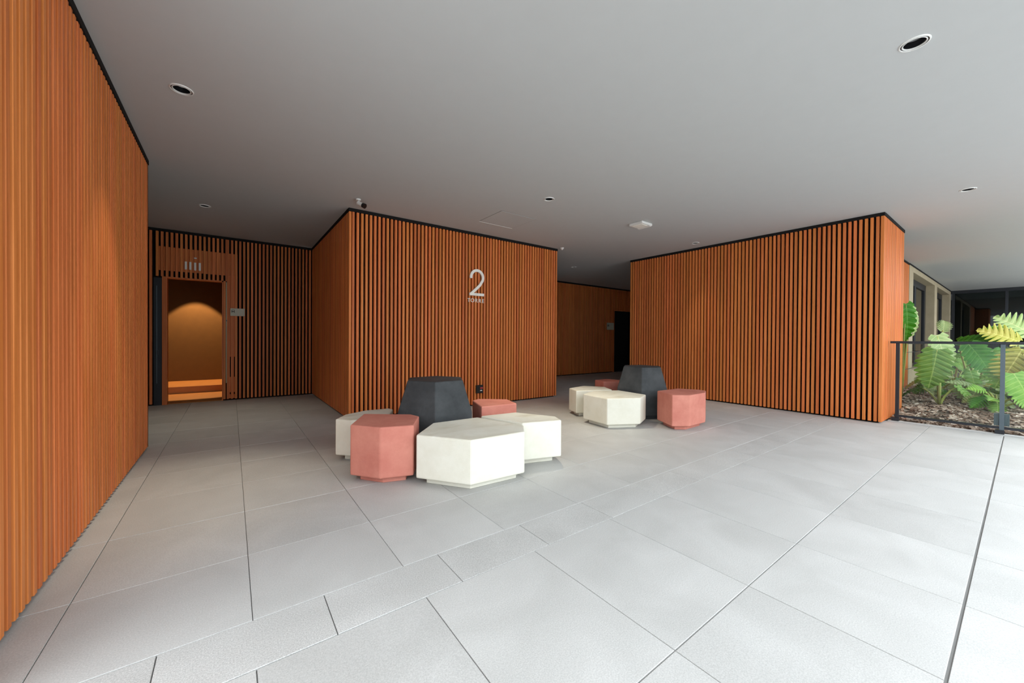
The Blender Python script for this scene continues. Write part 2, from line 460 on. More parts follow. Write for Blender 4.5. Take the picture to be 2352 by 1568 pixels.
wl = MB().box(-0.95, -0.697, WALL_END+0.04, 5.06, -0.05, H).obj('wall_left', M['black'], kind='structure', label='tall orange wooden slat wall filling the left edge')
slats(wl, '+X', -0.655, WALL_END+0.06, 5.085)
channel(wl, -0.70, -0.648, WALL_END, 5.10)
MB().box(-0.95, -0.655, WALL_END, WALL_END+0.038, 0.02, SLAT_TOP).obj('end_board', M['wood'], wl)
MB().box(-3.2, -0.95, WALL_END, WALL_END+0.1, -0.05, H).obj('wall_left_return', M['beige'], kind='structure', label='plain wall turning away behind the left slat wall')
MB().box(-0.95, -0.655, 5.062, 5.10, 0.02, SLAT_TOP).obj('end_board', M['wood'], wl)

wc = MB().box(1.287, 4.95, 5.352, 8.12, 0, H).obj('wall_center', M['black'], kind='structure', label='orange wooden slat wall carrying the large numeral 2')
slats(wc, '-Y', 5.31, 1.30, 4.965)
channel(wc, 1.24, 4.985, 5.303, 5.36)
MB().box(1.245, 1.275, 5.31, 5.345, 0.02, SLAT_TOP).obj('corner_post', M['wood'], wc, bevel=0.002, seg=1)
MB().box(4.952, 4.985, 5.36, 8.12, 0.02, SLAT_TOP).obj('end_board', M['wood'], wc)
wcs = MB().box(1.288, 1.33, 5.36, 8.12, 0, H-0.001).obj('wall_center_side', M['black'], kind='structure', label='shaded wooden slat wall turning back beside the lit doorway')
slats(wcs, '-X', 1.245, 5.375, 8.14)
channel(wcs, 1.238, 1.29, 5.362, 8.17)

# back wall, left of the central block, with the lit doorway
D0, D1, DZ = -0.826, -0.129, 2.03
wb = MB().box(-2.6, -0.888, 8.212, 8.30, 0, H).box(-0.115, 1.30, 8.212, 8.30, 0, H).box(-0.888, -0.115, 8.212, 8.30, 2.05, H)\
    .obj('wall_back_left', M['black'], kind='structure', label='shaded slat wall around the lit doorway at the back left')
def door_zone(t): return -1.0 < t < -0.055
slats(wb, '-Y', 8.17, -2.45, 1.21, skip=door_zone)
k = 0
t = -0.945
while t < -0.05:
    slat(wb, '-Y', 8.17, t, 2.052, SLAT_TOP); t += 0.0585
slat(wb, '-Y', 8.17, -0.095, 0.022, 2.05)
channel(wb, -2.6, 1.30, 8.163, 8.22)
MB().box(-0.96, 0.085, 8.196, 8.211, 2.15, 2.53).obj('header_board', M['wood'], wb)
MB().box(-0.05, 0.085, 8.196, 8.211, 0.03, 2.149).obj('side_board', M['wood'], wb)
for xx in (-0.012, 0.045):
    MB().box(xx-0.010, xx+0.010, 8.192, 8.1955, 0.10, 0.135).obj('board_slot', M['black'], wb)
    MB().box(xx-0.008, xx+0.008, 8.192, 8.1955, 0.40, 0.75).obj('board_slot', M['black'], wb)
dr = MB().box(-0.888, D0, 8.165, 8.30, 0, DZ).box(-0.888, D1, 8.168, 8.30, DZ, 2.05).box(D1, -0.113, 8.18, 8.30, 0, DZ)\
    .obj('door_1', M['wood'], kind='structure', label='wooden frame of the warmly lit doorway at the back left')
leafd = MB().box(-0.988, -0.892, 8.185, 8.211, 0.0, 2.03).obj('door_leaf_or_dark', M['dark_metal'], dr)
MB().box(-0.955, -0.945, 8.165, 8.185, 0.35, 1.9).obj('pull_bar', M['grey_metal'], leafd)
MB().box(-0.965, -0.935, 8.168, 8.185, 0.80, 0.88).obj('lock', M['lens'], leafd)
st = MB().box(-0.076, -0.054, 8.172, 8.20, 0.3, 2.03).obj('edge_strip', M['strip'], dr)
MB().box(-0.071, -0.059, 8.168, 8.172, 1.36, 1.385).obj('lock', M['lens'], st)

# lobby behind the doorway
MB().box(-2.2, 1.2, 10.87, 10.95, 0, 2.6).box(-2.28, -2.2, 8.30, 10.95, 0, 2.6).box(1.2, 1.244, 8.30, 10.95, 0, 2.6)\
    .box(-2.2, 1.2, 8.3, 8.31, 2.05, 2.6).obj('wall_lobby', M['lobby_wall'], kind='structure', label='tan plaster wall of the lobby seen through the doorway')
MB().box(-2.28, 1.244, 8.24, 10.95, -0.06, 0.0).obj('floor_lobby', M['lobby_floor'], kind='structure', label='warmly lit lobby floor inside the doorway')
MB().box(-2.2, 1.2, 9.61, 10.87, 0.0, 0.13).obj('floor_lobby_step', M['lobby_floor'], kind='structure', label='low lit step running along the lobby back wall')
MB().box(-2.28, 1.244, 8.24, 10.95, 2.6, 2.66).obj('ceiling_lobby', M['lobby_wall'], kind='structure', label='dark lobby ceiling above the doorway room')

# back wall right of the central block, far corridor with the black doorway
E0, E1 = 10.31, 11.25
wr_ = MB().box(4.98, E0, 8.242, 8.33, -0.05, H).box(E1, 13.4, 8.242, 8.33, -0.05, H).box(E0, E1, 8.242, 8.33, 2.05, H)\
    .obj('wall_back_right', M['black'], kind='structure', label='far slat wall seen through the gap between the two blocks')
slats(wr_, '-Y', 8.20, 6.9, 12.3, skip=lambda t: E0-0.02 < t < E1+0.02)
t = E0+0.02
while t < E1+0.02:
    slat(wr_, '-Y', 8.20, t, 2.06, SLAT_TOP); t += PITCH_S
channel(wr_, 4.98, 13.4, 8.193, 8.25)
MB().box(9.7, E1+0.1, 8.226, 8.241, 2.08, 2.70).obj('header_board', M['wood'], wr_)
MB().box(9.75, E0-0.02, 8.226, 8.241, 0.03, 2.079).obj('side_board', M['wood'], wr_)
d2 = MB().box(E0-0.028, E0-0.004, 8.19, 8.34, 0, 2.05).box(E0-0.028, E1, 8.19, 8.34, 2.05, 2.075).obj('door_2', M['wood'], kind='structure', label='frame of the black doorway in the far corridor')
MB().box(E0, E1, 8.32, 8.36, 0, 2.05).obj('door_leaf_or_dark', M['gap'], d2)  # black sheet stands in for the darkness of the open doorway
MB().box(4.95, 13.5, 8.40, 8.5, -0.05, H+0.1).box(-3.2, -2.7, 8.2, 8.5, -0.05, H).obj('wall_back_light_block', M['black'], kind='structure', label='unseen block added behind the far slat wall against light leaks')  # unseen, added to stop sky light leaking through the back
MB().box(13.4, 13.5, 5.0, 8.33, -0.05, H).obj('wall_corridor_end', M['black'], kind='structure', label='dark wall closing the far corridor')
MB().box(-2.7, -2.6, 5.0, 8.3, 0, H).obj('wall_alcove_light_block', M['black'], kind='structure', label='unseen dark wall added to block light into the left alcove')  # unseen, put in to keep outside light out of the alcove
MB().box(-2.7, -0.95, 5.0, 5.06, 0, H).obj('wall_alcove_front', M['black'], kind='structure', label='dark wall behind the left slat wall')

wr = MB().box(6.992, 8.29, 1.172, 5.07, -0.05, H).obj('wall_right', M['black'], kind='structure', label='long orange wooden slat wall on the right')
slats(wr, '-X', 6.95, 1.195, 5.09)
channel(wr, 6.943, 6.995, 1.125, 5.11)
MB().box(6.95, 6.985, 1.13, 1.165, 0.02, SLAT_TOP).obj('corner_post', M['wood'], wr, bevel=0.002, seg=1)
MB().box(6.995, 8.33, 5.075, 5.11, 0.02, SLAT_TOP).obj('end_board', M['wood'], wr)
MB().box(8.295, 8.33, 1.18, 5.07, 0.02, SLAT_TOP).obj('end_board', M['wood'], wr)
wre = MB().box(6.999, 8.30, 1.1715, 1.20, -0.05, H-0.001).obj('wall_right_end', M['black'], kind='structure', label='bright narrow end of the right slat wall beside the railing')
slats(wre, '-Y', 1.13, 7.015, 8.315)
channel(wre, 6.996, 8.335, 1.123, 1.175)
wg = MB().box(8.335, 11.93, 1.577, 1.75, -0.05, H).obj('wall_garden', M['black'], kind='structure', label='slat wall strip behind the planting bed')
slats(wg, '-Y', 1.535, 9.6, 11.91)
channel(wg, 8.335, 11.93, 1.528, 1.585)

# ------------------------------------------------------------------ beige facade, windows, glazed wall
wf = MB().box(11.935, 19.6, 1.53, 1.85, -0.1, 0.45).box(11.935, 19.6, 1.53, 1.85, 2.66, H).box(11.935, 12.415, 1.53, 1.85, 0.45, 2.66)\
    .box(15.80, 16.28, 1.53, 1.85, 0.45, 2.66).box(19.3, 19.6, 1.53, 1.85, 0.45, 2.66)\
    .obj('wall_facade', M['beige'], kind='structure', label='beige rendered facade with two tall deep window bays')
MB().box(11.935, 19.6, 1.522, 1.53, 2.775, H).obj('shadow_gap', M['gap'], wf)
def window(n, x0, x1, label):
    y = 1.70
    fr = MB().box(x0, x0+0.22, y, y+0.07, 0.45, 2.66).box(x1-0.22, x1, y, y+0.07, 0.45, 2.66).box(x0+0.22, x1-0.22, y, y+0.07, 0.45, 0.55)\
        .box(x0+0.22, x1-0.22, y, y+0.07, 2.5, 2.66).box((x0+x1)/2-0.12, (x0+x1)/2+0.12, y, y+0.07, 0.55, 2.5)\
        .obj('window_%d' % n, M['dark_metal'], kind='structure', label=label)
    for a, b in ((x0+0.22, (x0+x1)/2-0.12), ((x0+x1)/2+0.12, x1-0.22)):
        MB().box(a, b, y+0.03, y+0.04, 0.55, 2.5).obj('pane', M['dark_glass'], fr)
        MB().box(a+0.15, b-0.25, y+0.10, y+0.115, 0.5, 2.55).obj('streak_sheet', M['glass_streak'], fr)  # pale sheet behind the pane stands in for reflected streaks
window(1, 12.415, 15.80, 'dark tall window in the nearer facade bay')
window(2, 16.28, 19.3, 'dark tall window in the farther facade bay')
MB().box(11.95, 19.6, 1.86, 2.4, -0.1, 0.0).box(11.95, 19.6, 2.4, 2.45, 0, H).obj('wall_facade_room', M['room'], kind='structure', label='dim room behind the facade windows')
gw = MB().box(19.6, 19.68, -6.0, 1.53, 2.70, H).box(19.6, 19.68, -6.0, 1.53, -0.1, 0.08)
for yy in (1.47, 0.371, -0.75, -1.87, -3.0, -4.1, -5.2):
    gw.box(19.6, 19.68, yy-0.03, yy+0.03, 0.08, 2.70)
gwo = gw.obj('window_3', M['dark_metal'], kind='structure', label='dark glazed wall closing the garden at the far right')
for a, b in ((0.401, 1.44), (-0.72, 0.341), (-1.84, -0.78), (-2.97, -1.9), (-4.07, -3.03)):
    MB().box(19.63, 19.645, a, b, 0.08, 2.70).obj('pane', M['dark_glass'], gwo)
MB().box(24.0, 24.1, -6, 2.45, 0, H).obj('wall_glass_room', M['room'], kind='structure', label='dim back wall behind the far glazed wall')
MB().box(19.7, 24.0, 2.45, 2.5, 0, H).obj('wall_glass_room_side', M['room'], kind='structure', label='dim side wall behind the far glazed wall')
MB().box(19.7, 24.0, -6.0, 2.45, -0.1, 0.0).obj('floor_glass_room', M['room'], kind='structure', label='dim floor behind the far glazed wall')
cab = thing('storage_cabinet', 'dark cabinet with a pale top behind the far glazed wall', 'cabinet', (20.6, 0.9, 0))
MB().box(-0.25, 0.25, -0.25, 0.3, 0, 1.34).obj('body', M['room'], cab)
MB().box(-0.28, 0.27, -0.27, 0.32, 1.34, 1.40).obj('top', M['plate'], cab)

# ------------------------------------------------------------------ planting bed ground
MB().box(7.275, 7.36, -1.15, 1.12, -0.06, 0.012).obj('trim_1', M['kerb'], kind='structure', label='pale kerb under the glass railing')
def bed():
    v = []; f = []
    nx, ny = 48, 14
    for i in range(nx+1):
        for j in range(ny+1):
            x = 7.36+(19.6-7.36)*i/nx; y = -1.15+(1.575+1.15)*j/ny
            d = min(1, (x-7.36)/1.2)
            z = 0.0+0.09*d+0.02*math.sin(x*3.1+y*2)*d+0.015*math.sin(y*7+x)*d
            v.append((x, y, z))
    for i in range(nx):
        for j in range(ny):
            a = i*(ny+1)+j
            f.append((a, a+ny+1, a+ny+2, a+1))
    return v, f
bv, bf = bed()
link('floor_planting_bed', new_mesh('bed', bv, bf, M['soil'], True), kind='structure', label='soil of the planting bed behind the railing')
def bed_z(x, y):
    d = max(0, min(1, (x-7.36)/1.2))
    return 0.09*d+0.02*math.sin(x*3.1+y*2)*d+0.015*math.sin(y*7+x)*d
mb = MB()
rng = random.Random(3)
for k in range(5200):
    x = 7.42+ (rng.random()**1.7)*9.0; y = rng.uniform(-0.5, 1.55)
    if x < 8.36 and y > 1.08: continue
    L_ = rng.uniform(0.02, 0.07); w_ = rng.uniform(0.006, 0.016); t_ = rng.uniform(0.003, 0.008)
    m4 = Matrix.Translation((x, y, bed_z(x, y)+rng.uniform(0.004, 0.022))) @ Matrix.Rotation(rng.uniform(0, 6.28), 4, 'Z') @ Matrix.Rotation(rng.uniform(-0.35, 0.35), 4, 'Y') @ Matrix.Rotation(rng.uniform(-0.5, 0.5), 4, 'X')
    b = MB().box(-L_, L_, -w_, w_, -t_, t_)
    mb.add([m4 @ Vector(p) for p in b.v], b.f)
mb.obj('bark_mulch', M['chips'], kind='stuff', label='loose brown bark mulch covering the planting bed', cat='mulch')

# ------------------------------------------------------------------ glass railing
rail = thing('glass_railing', 'black framed glass railing beside the right slat wall end', 'railing', (7.31, 0.16, 0))
def rb(name, mat, a, parent=rail, bevel=0.0):
    x0, x1, y0, y1, z0, z1 = a
    return MB().box(x0-7.31, x1-7.31, y0-0.16, y1-0.16, z0, z1).obj(name, mat, parent, bevel=bevel, seg=1)
rb('top_rail', M['dark_metal'], (7.285, 7.335, -1.15, 1.11, 1.068, 1.10), bevel=0.003)
rb('bottom_rail', M['dark_metal'], (7.295, 7.325, -1.15, 1.06, 0.070, 0.100))
for i, yy in enumerate((1.037, 0.160, -0.715)):
    p = rb('post', M['grey_metal'] if i == 1 else M['dark_metal'], (7.292, 7.328, yy-0.018, yy+0.018, 0.02, 1.068))
    rb('post_foot', M['dark_metal'], (7.28, 7.34, yy-0.02, yy+0.05, 0.0125, 0.06), p)
    if i: rb('clamp_bracket', M['grey_metal'], (7.330, 7.40, yy-0.055, yy+0.06, 0.105, 0.245), p)
for a, b in ((0.182, 1.015), (-0.693, 0.138)):
    rb('glass_panel', M['rail_glass'], (7.304, 7.316, a, b, 0.101, 1.067))

# ------------------------------------------------------------------ stools
def inset(pts, d):
    n = len(pts); out = []
    for i in range(n):
        p0, p1, p2 = Vector(pts[i-1]), Vector(pts[i]), Vector(pts[(i+1) % n])
        e1 = (p1-p0).normalized(); e2 = (p2-p1).normalized()
        n1 = Vector((-e1.y, e1.x)); n2 = Vector((-e2.y, e2.x))
        b = (n1+n2).normalized()
        out.append(tuple(p1+b*(d/max(0.35, b.dot(n1)))))
    return out
def ccw(pts):
    a = sum(pts[i-1][0]*pts[i][1]-pts[i][0]*pts[i-1][1] for i in range(len(pts)))
    return pts if a > 0 else pts[::-1]
def stool(pts, h, mat, label, group, name='faceted_stool', cat='stool'):
    pts = ccw(pts)
    cx = sum(p[0] for p in pts)/len(pts); cy = sum(p[1] for p in pts)/len(pts)
    loc = [(x-cx, y-cy) for x, y in pts]
    r = thing(name, label, cat, (cx, cy, 0), 0, group)
    MB().prism(inset(loc, 0.065), 0, 0.05).obj('plinth', mat, r, bevel=0.003, seg=1)
    MB().prism(loc, 0.05, h).obj('seat_block', mat, r, bevel=0.014, seg=3)
    return r
def hub(cx, cy, R, Rt, h, ang, label, group):
    r = thing('hexagonal_ottoman', label, 'ottoman', (cx, cy, 0), 0, group)
    hexa = lambda q: [(q*math.cos(ang+k*math.pi/3), q*math.sin(ang+k*math.pi/3)) for k in range(6)]
    MB().prism(hexa(R-0.06), 0, 0.05).obj('plinth', M['charcoal'], r, bevel=0.003, seg=1)
    a, b, c = hexa(R), hexa(R), hexa(Rt)
    v = [(*p, 0.05) for p in a]+[(*p, 0.40) for p in b]+[(*p, h) for p in c]
    f = [tuple(range(5, -1, -1)), tuple(range(12, 18))]
    for j in (0, 1):
        f += [(j*6+i, j*6+(i+1) % 6, j*6+6+(i+1) % 6, j*6+6+i) for i in range(6)]
    MB().add(v, f).obj('tapered_block', M['charcoal'], r, bevel=0.012, seg=3)
G1 = 'seats of the nearer cluster'; G2 = 'seats of the farther cluster'
stool([(1.11, 2.70), (1.37, 2.335), (1.84, 2.315), (1.97, 2.49), (1.82, 2.99), (1.385, 3.005)], 0.375, M['cream'], 'widest cream faceted stool at the front of the nearer cluster', G1)
stool([(2.01, 2.56), (2.37, 2.455), (2.44, 2.61), (2.25, 2.98), (1.875, 3.02)], 0.375, M['cream'], 'cream faceted stool on the right side of the nearer cluster', G1)
stool([(0.728, 3.05), (0.885, 2.83), (1.118, 2.763), (1.285, 3.06), (1.26, 3.18), (0.93, 3.43)], 0.435, M['pink'], 'terracotta pink faceted stool at the front left of the nearer cluster', G1)
stool([(0.745, 3.65), (0.85, 3.53), (1.15, 3.46), (1.33, 3.84), (1.31, 3.91), (1.08, 3.93), (0.87, 3.83)], 0.37, M['cream'], 'cream faceted stool half hidden behind the front pink stool', G1)
stool([(1.97, 3.16), (2.38, 3.13), (2.45, 3.40), (2.2, 3.60), (2.09, 3.54)], 0.43, M['pink'], 'terracotta pink stool behind the nearer cluster beside the charcoal ottoman', G1)
hub(1.612, 3.441, 0.395, 0.295, 0.70, math.radians(244.9), 'tall charcoal hexagonal ottoman amid the nearer stools', G1)
stool([(3.73, 3.46), (3.685, 3.025), (4.07, 2.825), (4.38, 2.96), (4.43, 3.44), (4.1, 3.60)], 0.375, M['cream'], 'cream faceted stool at the front of the farther cluster', G2)
stool([(4.03, 4.02), (3.92, 3.77), (4.12, 3.66), (4.43, 3.55), (4.60, 3.83), (4.42, 4.10)], 0.37, M['cream'], 'cream stool at the left behind another cream stool in the farther cluster', G2)
stool([(4.48, 2.86), (4.28, 2.53), (4.45, 2.40), (4.84, 2.41), (5.03, 2.50), (5.06, 2.60), (4.93, 2.84)], 0.43, M['pink'], 'terracotta pink faceted stool at the right of the farther cluster', G2)
stool([(4.72, 3.95), (4.80, 4.20), (5.10, 4.20), (5.15, 3.87), (4.95, 3.78)], 0.43, M['pink'], 'terracotta stool mostly hidden behind the farther charcoal ottoman', G2)
hub(4.815, 3.322, 0.385, 0.288, 0.71, math.radians(214.6), 'tall charcoal hexagonal ottoman amid the farther stools', G2)

# ------------------------------------------------------------------ downlights
DLL = ['recessed round downlight nearest the left slat wall top', 'largest round downlight in the upper right of the ceiling', 'dim round downlight in the left alcove ceiling',
       'round downlight in the middle of the ceiling near the hatch', 'small round downlight close to the right slat wall', 'round downlight near the ceiling right of the right wall corner',
       'farthest round downlight over the corridor between the blocks']
LAMP_W = ((115, 54), None, (58, 80), (170, 78), (42, 52), None, None)      # the daylit and the corridor lamps are switched off
for (x, y), lb, lw in zip(DL, DLL, LAMP_W):
    d = thing('ceiling_downlight', lb, 'downlight', (x, y, H), 0, 'recessed ceiling downlights')
    MB().lathe([(0.0585, 0.002), (0.0585, -0.004), (0.060, -0.006), (0.0645, -0.005), (0.0665, 0.0), (0.0665, 0.002)]).obj('trim_ring', M['white'], d)
    MB().lathe([(0.0585, -0.001), (0.0525, -0.001)]).obj('groove', M['lens'], d)
    MB().lathe([(0.0525, 0.0), (0.0525, -0.004), (0.050, -0.0055), (0.0475, -0.004), (0.0470, 0.001)]).obj('inner_ring', M['white'], d)
    MB().lathe([(0.0470, 0.001), (0.0440, 0.085), (0.001, 0.086)]).obj('baffle', M['lens'], d, smooth=True)
    MB().lathe([(0.0405, 0.034), (0.030, 0.060), (0.012, 0.074), (0.001, 0.075)]).obj('reflector', M['reflector'], d, smooth=True)
    if lw:
        ld = bpy.data.lights.new('downlight_lamp', 'SPOT'); ld.energy = lw[0]; ld.color = (1.0, 0.90, 0.70)
        ld.spot_size = math.radians(lw[1]); ld.spot_blend = 1.0; ld.shadow_soft_size = 0.02
        lo = bpy.data.objects.new('lamp', ld); C.objects.link(lo); lo.parent = d; lo.location = (0, 0, 0.028)

# lamp inside the lobby: washes the back wall and the step
d = thing('lobby_downlight', 'warm downlight hidden above the lobby doorway', 'downlight', (-0.62, 10.35, 2.6))
MB().lathe([(0.045, 0.0), (0.045, -0.006), (0.06, -0.004), (0.06, 0.0)]).obj('trim_ring', M['white'], d)
sl = bpy.data.lights.new('lobby_lamp', 'SPOT'); sl.energy = 260; sl.color = (1.0, 0.62, 0.28); sl.spot_size = math.radians(70); sl.spot_blend = 0.12; sl.shadow_soft_size = 0.03
lo = bpy.data.objects.new('lamp', sl); C.objects.link(lo); lo.parent = d; lo.location = (0, 0, -0.02); lo.rotation_euler = (0, 0, 0)

# ------------------------------------------------------------------ ceiling devices
e = thing('emergency_light', 'white square emergency light fixed to the ceiling', 'emergency light', (4.862, 3.40, H))
MB().box(-0.125, 0.125, -0.11, 0.11, -0.035, -0.0005).obj('housing', M['white'], e, bevel=0.004, seg=1)
MB().box(-0.09, 0.05, -0.08, 0.08, -0.040, -0.035).obj('diffuser', M['letter'], e)
MB().box(0.07, 0.11, -0.10, 0.10, -0.044, -0.035).obj('lens_bar', M['white'], e)

def bullet_camera(loc, aim, label):
    c = thing('security_camera', label, 'camera', loc)
    MB().lathe([(0.001, -0.016), (0.026, -0.016), (0.030, -0.010), (0.030, 0.0), (0.001, 0.0)], 20).obj('base', M['white'], c)
    MB().tube([(0, 0, -0.014), (0.008, -0.006, -0.035), (0.02, -0.016, -0.052)], 0.011, 10).obj('arm', M['white'], c, smooth=True)
    a = Vector(aim).normalized(); s = Vector((0.012, -0.01, -0.055))
    body = MB().tube([s-a*0.03, s-a*0.025, s+a*0.045, s+a*0.05], [0.016, 0.024, 0.026, 0.026], 16).obj('housing', M['white'], c, smooth=False)
    MB().tube([s+a*0.05, s+a*0.085], [0.029, 0.031], 16).obj('lens_hood', M['lens'], body)
bullet_camera((1.258, 4.915, H), (0.55, -0.62, -0.42), 'white security camera with black lens on the ceiling corner')
dc = thing('dome_sensor', 'tiny white sensor on the ceiling at the far end of the numeral wall', 'sensor', (4.99, 5.19, H))
MB().lathe([(0.001, -0.012), (0.032, -0.012), (0.034, 0.0), (0.001, 0.0)], 20).obj('base', M['white'], dc)
MB().lathe([(0.001, -0.04), (0.012, -0.038), (0.021, -0.028), (0.025, -0.012)], 20).obj('dome', M['white'], dc, smooth=True)

# ------------------------------------------------------------------ signs
def ribbon(pts, w, y0, y1):
    """flat stroke of width w through (x,z) points, extruded from y0 to y1"""
    P = [Vector(p) for p in pts]; n = len(P); Lf = []; Rt = []
    for i in range(n):
        t = (P[min(i+1, n-1)]-P[max(i-1, 0)]).normalized(); nn = Vector((-t.y, t.x))
        Lf.append(P[i]+nn*w/2); Rt.append(P[i]-nn*w/2)
    v = []; f = []
    for i in range(n):
        for y in (y0, y1):
            v += [(Lf[i].x, y, Lf[i].y), (Rt[i].x, y, Rt[i].y)]
    for i in range(n-1):
        a, b = i*4, i*4+4
        f += [(a, a+1, b+1, b), (a+2, b+2, b+3, a+3), (a, b, b+2, a+2), (a+1, a+3, b+3, b+1)]
    f += [(0, 2, 3, 1), (4*n-4, 4*n-3, 4*n-1, 4*n-2)]
    return v, f
s2 = thing('tower_sign', 'ivory numeral 2 above small TORRE lettering on the slats', 'sign', (3.19, 5.31, 1.65))
arc = []
for k in range(25):
    a = math.radians(190-k*(190+38)/24)
    arc.append((0.006+0.112*math.cos(a), 0.432+0.112*math.sin(a)))
arc += [(0.06, 0.31), (-0.02, 0.235), (-0.112, 0.158)]
m2 = MB(); m2.add(*ribbon(arc, 0.043, -0.03, -0.004)); m2.box(-0.132, 0.138, -0.031, -0.003, 0.136, 0.178)
m2.obj('numeral', M['letter'], s2)
def glyph(ch, size, mat, parent, loc, name='letter'):
    cu = bpy.data.curves.new('g', 'FONT'); cu.body = ch; cu.size = size; cu.extrude = 0.004; cu.align_x = 'CENTER'
    ob = bpy.data.objects.new('g', cu); C.objects.link(ob)
    dg = bpy.context.evaluated_depsgraph_get()
    me = bpy.data.meshes.new_from_object(ob.evaluated_get(dg))
    bpy.data.objects.remove(ob, do_unlink=True)
    me.materials.clear(); me.materials.append(mat)
    for v_ in me.vertices:
        v_.co = Vector((v_.co.x, -v_.co.z, v_.co.y))
    return link(name, me, parent, loc)
for ch, xx in zip('TORRE', (-0.135, -0.068, 0.004, 0.07, 0.13)):
    glyph(ch, 0.088, M['letter'], s2, (xx, -0.005, 0.03))

bars = thing('bar_sign', 'four short ivory bars with a dot above the lit doorway', 'sign', (-0.51, 8.17, 2.18))
for xx, z0 in ((-0.598, 2.19), (-0.542, 2.19), (-0.481, 2.186), (-0.422, 2.188)):
    MB().box(xx+0.51-0.013, xx+0.51+0.013, -0.012, -0.001, z0-2.18, z0-2.18+0.128).obj('bar', M['letter'], bars)
MB().box(-0.478+0.51-0.017, -0.478+0.51+0.017, -0.012, -0.001, 0.20, 0.217).obj('dot', M['letter'], bars)

def plate(x0, x1, z0, z1, y, label):
    p = thing('door_plate', label, 'sign', ((x0+x1)/2, y, z0))
    w, h = (x1-x0)/2, z1-z0
    MB().box(-w, w, -0.008, -0.001, 0, h).obj('panel', M['plate'], p, bevel=0.001, seg=1)
    ic = MB()
    ix, iz, s = -w*0.62, h*0.58, h*0.16
    ic.box(ix-s, ix-s*0.55, -0.0095, -0.0082, iz-s, iz+s).box(ix+s*0.55, ix+s, -0.0095, -0.0082, iz-s, iz+s).box(ix-s*0.55, ix+s*0.55, -0.0095, -0.0082, iz-s*0.3, iz+s*0.3)
    ic.box(ix-s, ix+s, -0.0095, -0.0082, iz+s*1.3, iz+s*1.55)
    ic.obj('pictogram', M['ink'], p)
plate(-0.015, 0.188, 1.458, 1.588, 8.17, 'beige plate with dark pictogram right of the lit doorway')
plate(9.93, 10.29, 1.41, 1.64, 8.20, 'beige plate with dark pictogram beside the black doorway')

ou = thing('wall_socket', 'small black wall box with red and white details low on the numeral wall', 'socket', (3.258, 5.31, 0.205))
MB().box(-0.066, 0.066, -0.028, -0.001, 0, 0.132).obj('housing', M['lens'], ou, bevel=0.004, seg=1)
MB().box(0.005, 0.055, -0.034, -0.028, 0.070, 0.095).obj('switch', M['red'], ou)
MB().box(0.006, 0.042, -0.033, -0.028, 0.036, 0.050).obj('label_tab', M['white'], ou)

# ------------------------------------------------------------------ plants
def leaf_mesh(name, mat, L_, W_, lobes, depth, droop, cup=0.25, heart=0.10, sweep=0.30, wave=0.0):
    """leaf along +Y from its stalk; lobes = teeth on each side, depth = how far the gaps cut in"""
    v = []; f = []
    per = 6
    steps = lobes*per
    for i in range(steps+1):
        t = i/steps
        prof = math.sin(math.pi*((t+0.14)/1.14)**0.8)**0.8 if t < 0.999 else 0.0
        ph = (i % per)/per
        tooth = 1.0-depth*(1-math.sin(math.pi*ph)**0.8) if i < steps else 0
        w = W_*prof
        wt = w*tooth
        y = L_*t
        z = -droop*L_*t*t
        for u in (-1.0, -0.72, -0.38, 0.0, 0.38, 0.72, 1.0):
            au = abs(u)
            x = u*(w*(1-au**3)+wt*au**3) if au > 0.5 else u*w*min(1, tooth+0.6*(1-depth)+0.1)
            if au > 0.5: x = math.copysign(min(abs(x), wt if au == 1 else max(abs(x)*tooth**0.5, 0)), u)
            yy = y+sweep*abs(x)-heart*L_*(1-t)**3*au
            zz = z+cup*abs(x)*0.5-0.5*cup*abs(x)**2/max(W_, 0.01)+wave*math.sin(i*0.9+u*2)*au
            v.append((x, yy, zz))
    for i in range(steps):
        for j in range(6):
            a = i*7+j
            f.append((a, a+1, a+8, a+7))
    n = len(v)
    v += [(x, y, z-0.0025) for x, y, z in v]
    f += [tuple(k+n for k in q[::-1]) for q in f]
    return new_mesh(name, v, f, mat, True)
LM = {}
for key in ('green', 'mid', 'pale', 'yellow'):
    mt = M['leaf_'+key]
    LM['broad_'+key] = leaf_mesh('leaf', mt, 0.62, 0.225, 9, 0.27, 0.22, 0.35, wave=0.006)
    LM['lobed_'+key] = leaf_mesh('leaf', mt, 0.50, 0.23, 8, 0.72, 0.30, 0.45, sweep=0.55, wave=0.010)
    LM['narrow_'+key] = leaf_mesh('leaf', mt, 0.60, 0.12, 8, 0.30, 0.30, 0.4, wave=0.008)
def orient(o, pos, dirv, nrm):
    y = Vector(dirv).normalized(); z = Vector(nrm); z = (z-y*z.dot(y)).normalized(); x = y.cross(z)
    return Matrix(((x.x, y.x, z.x, pos[0]), (x.y, y.y, z.y, pos[1]), (x.z, y.z, z.z, pos[2]), (0, 0, 0, 1)))
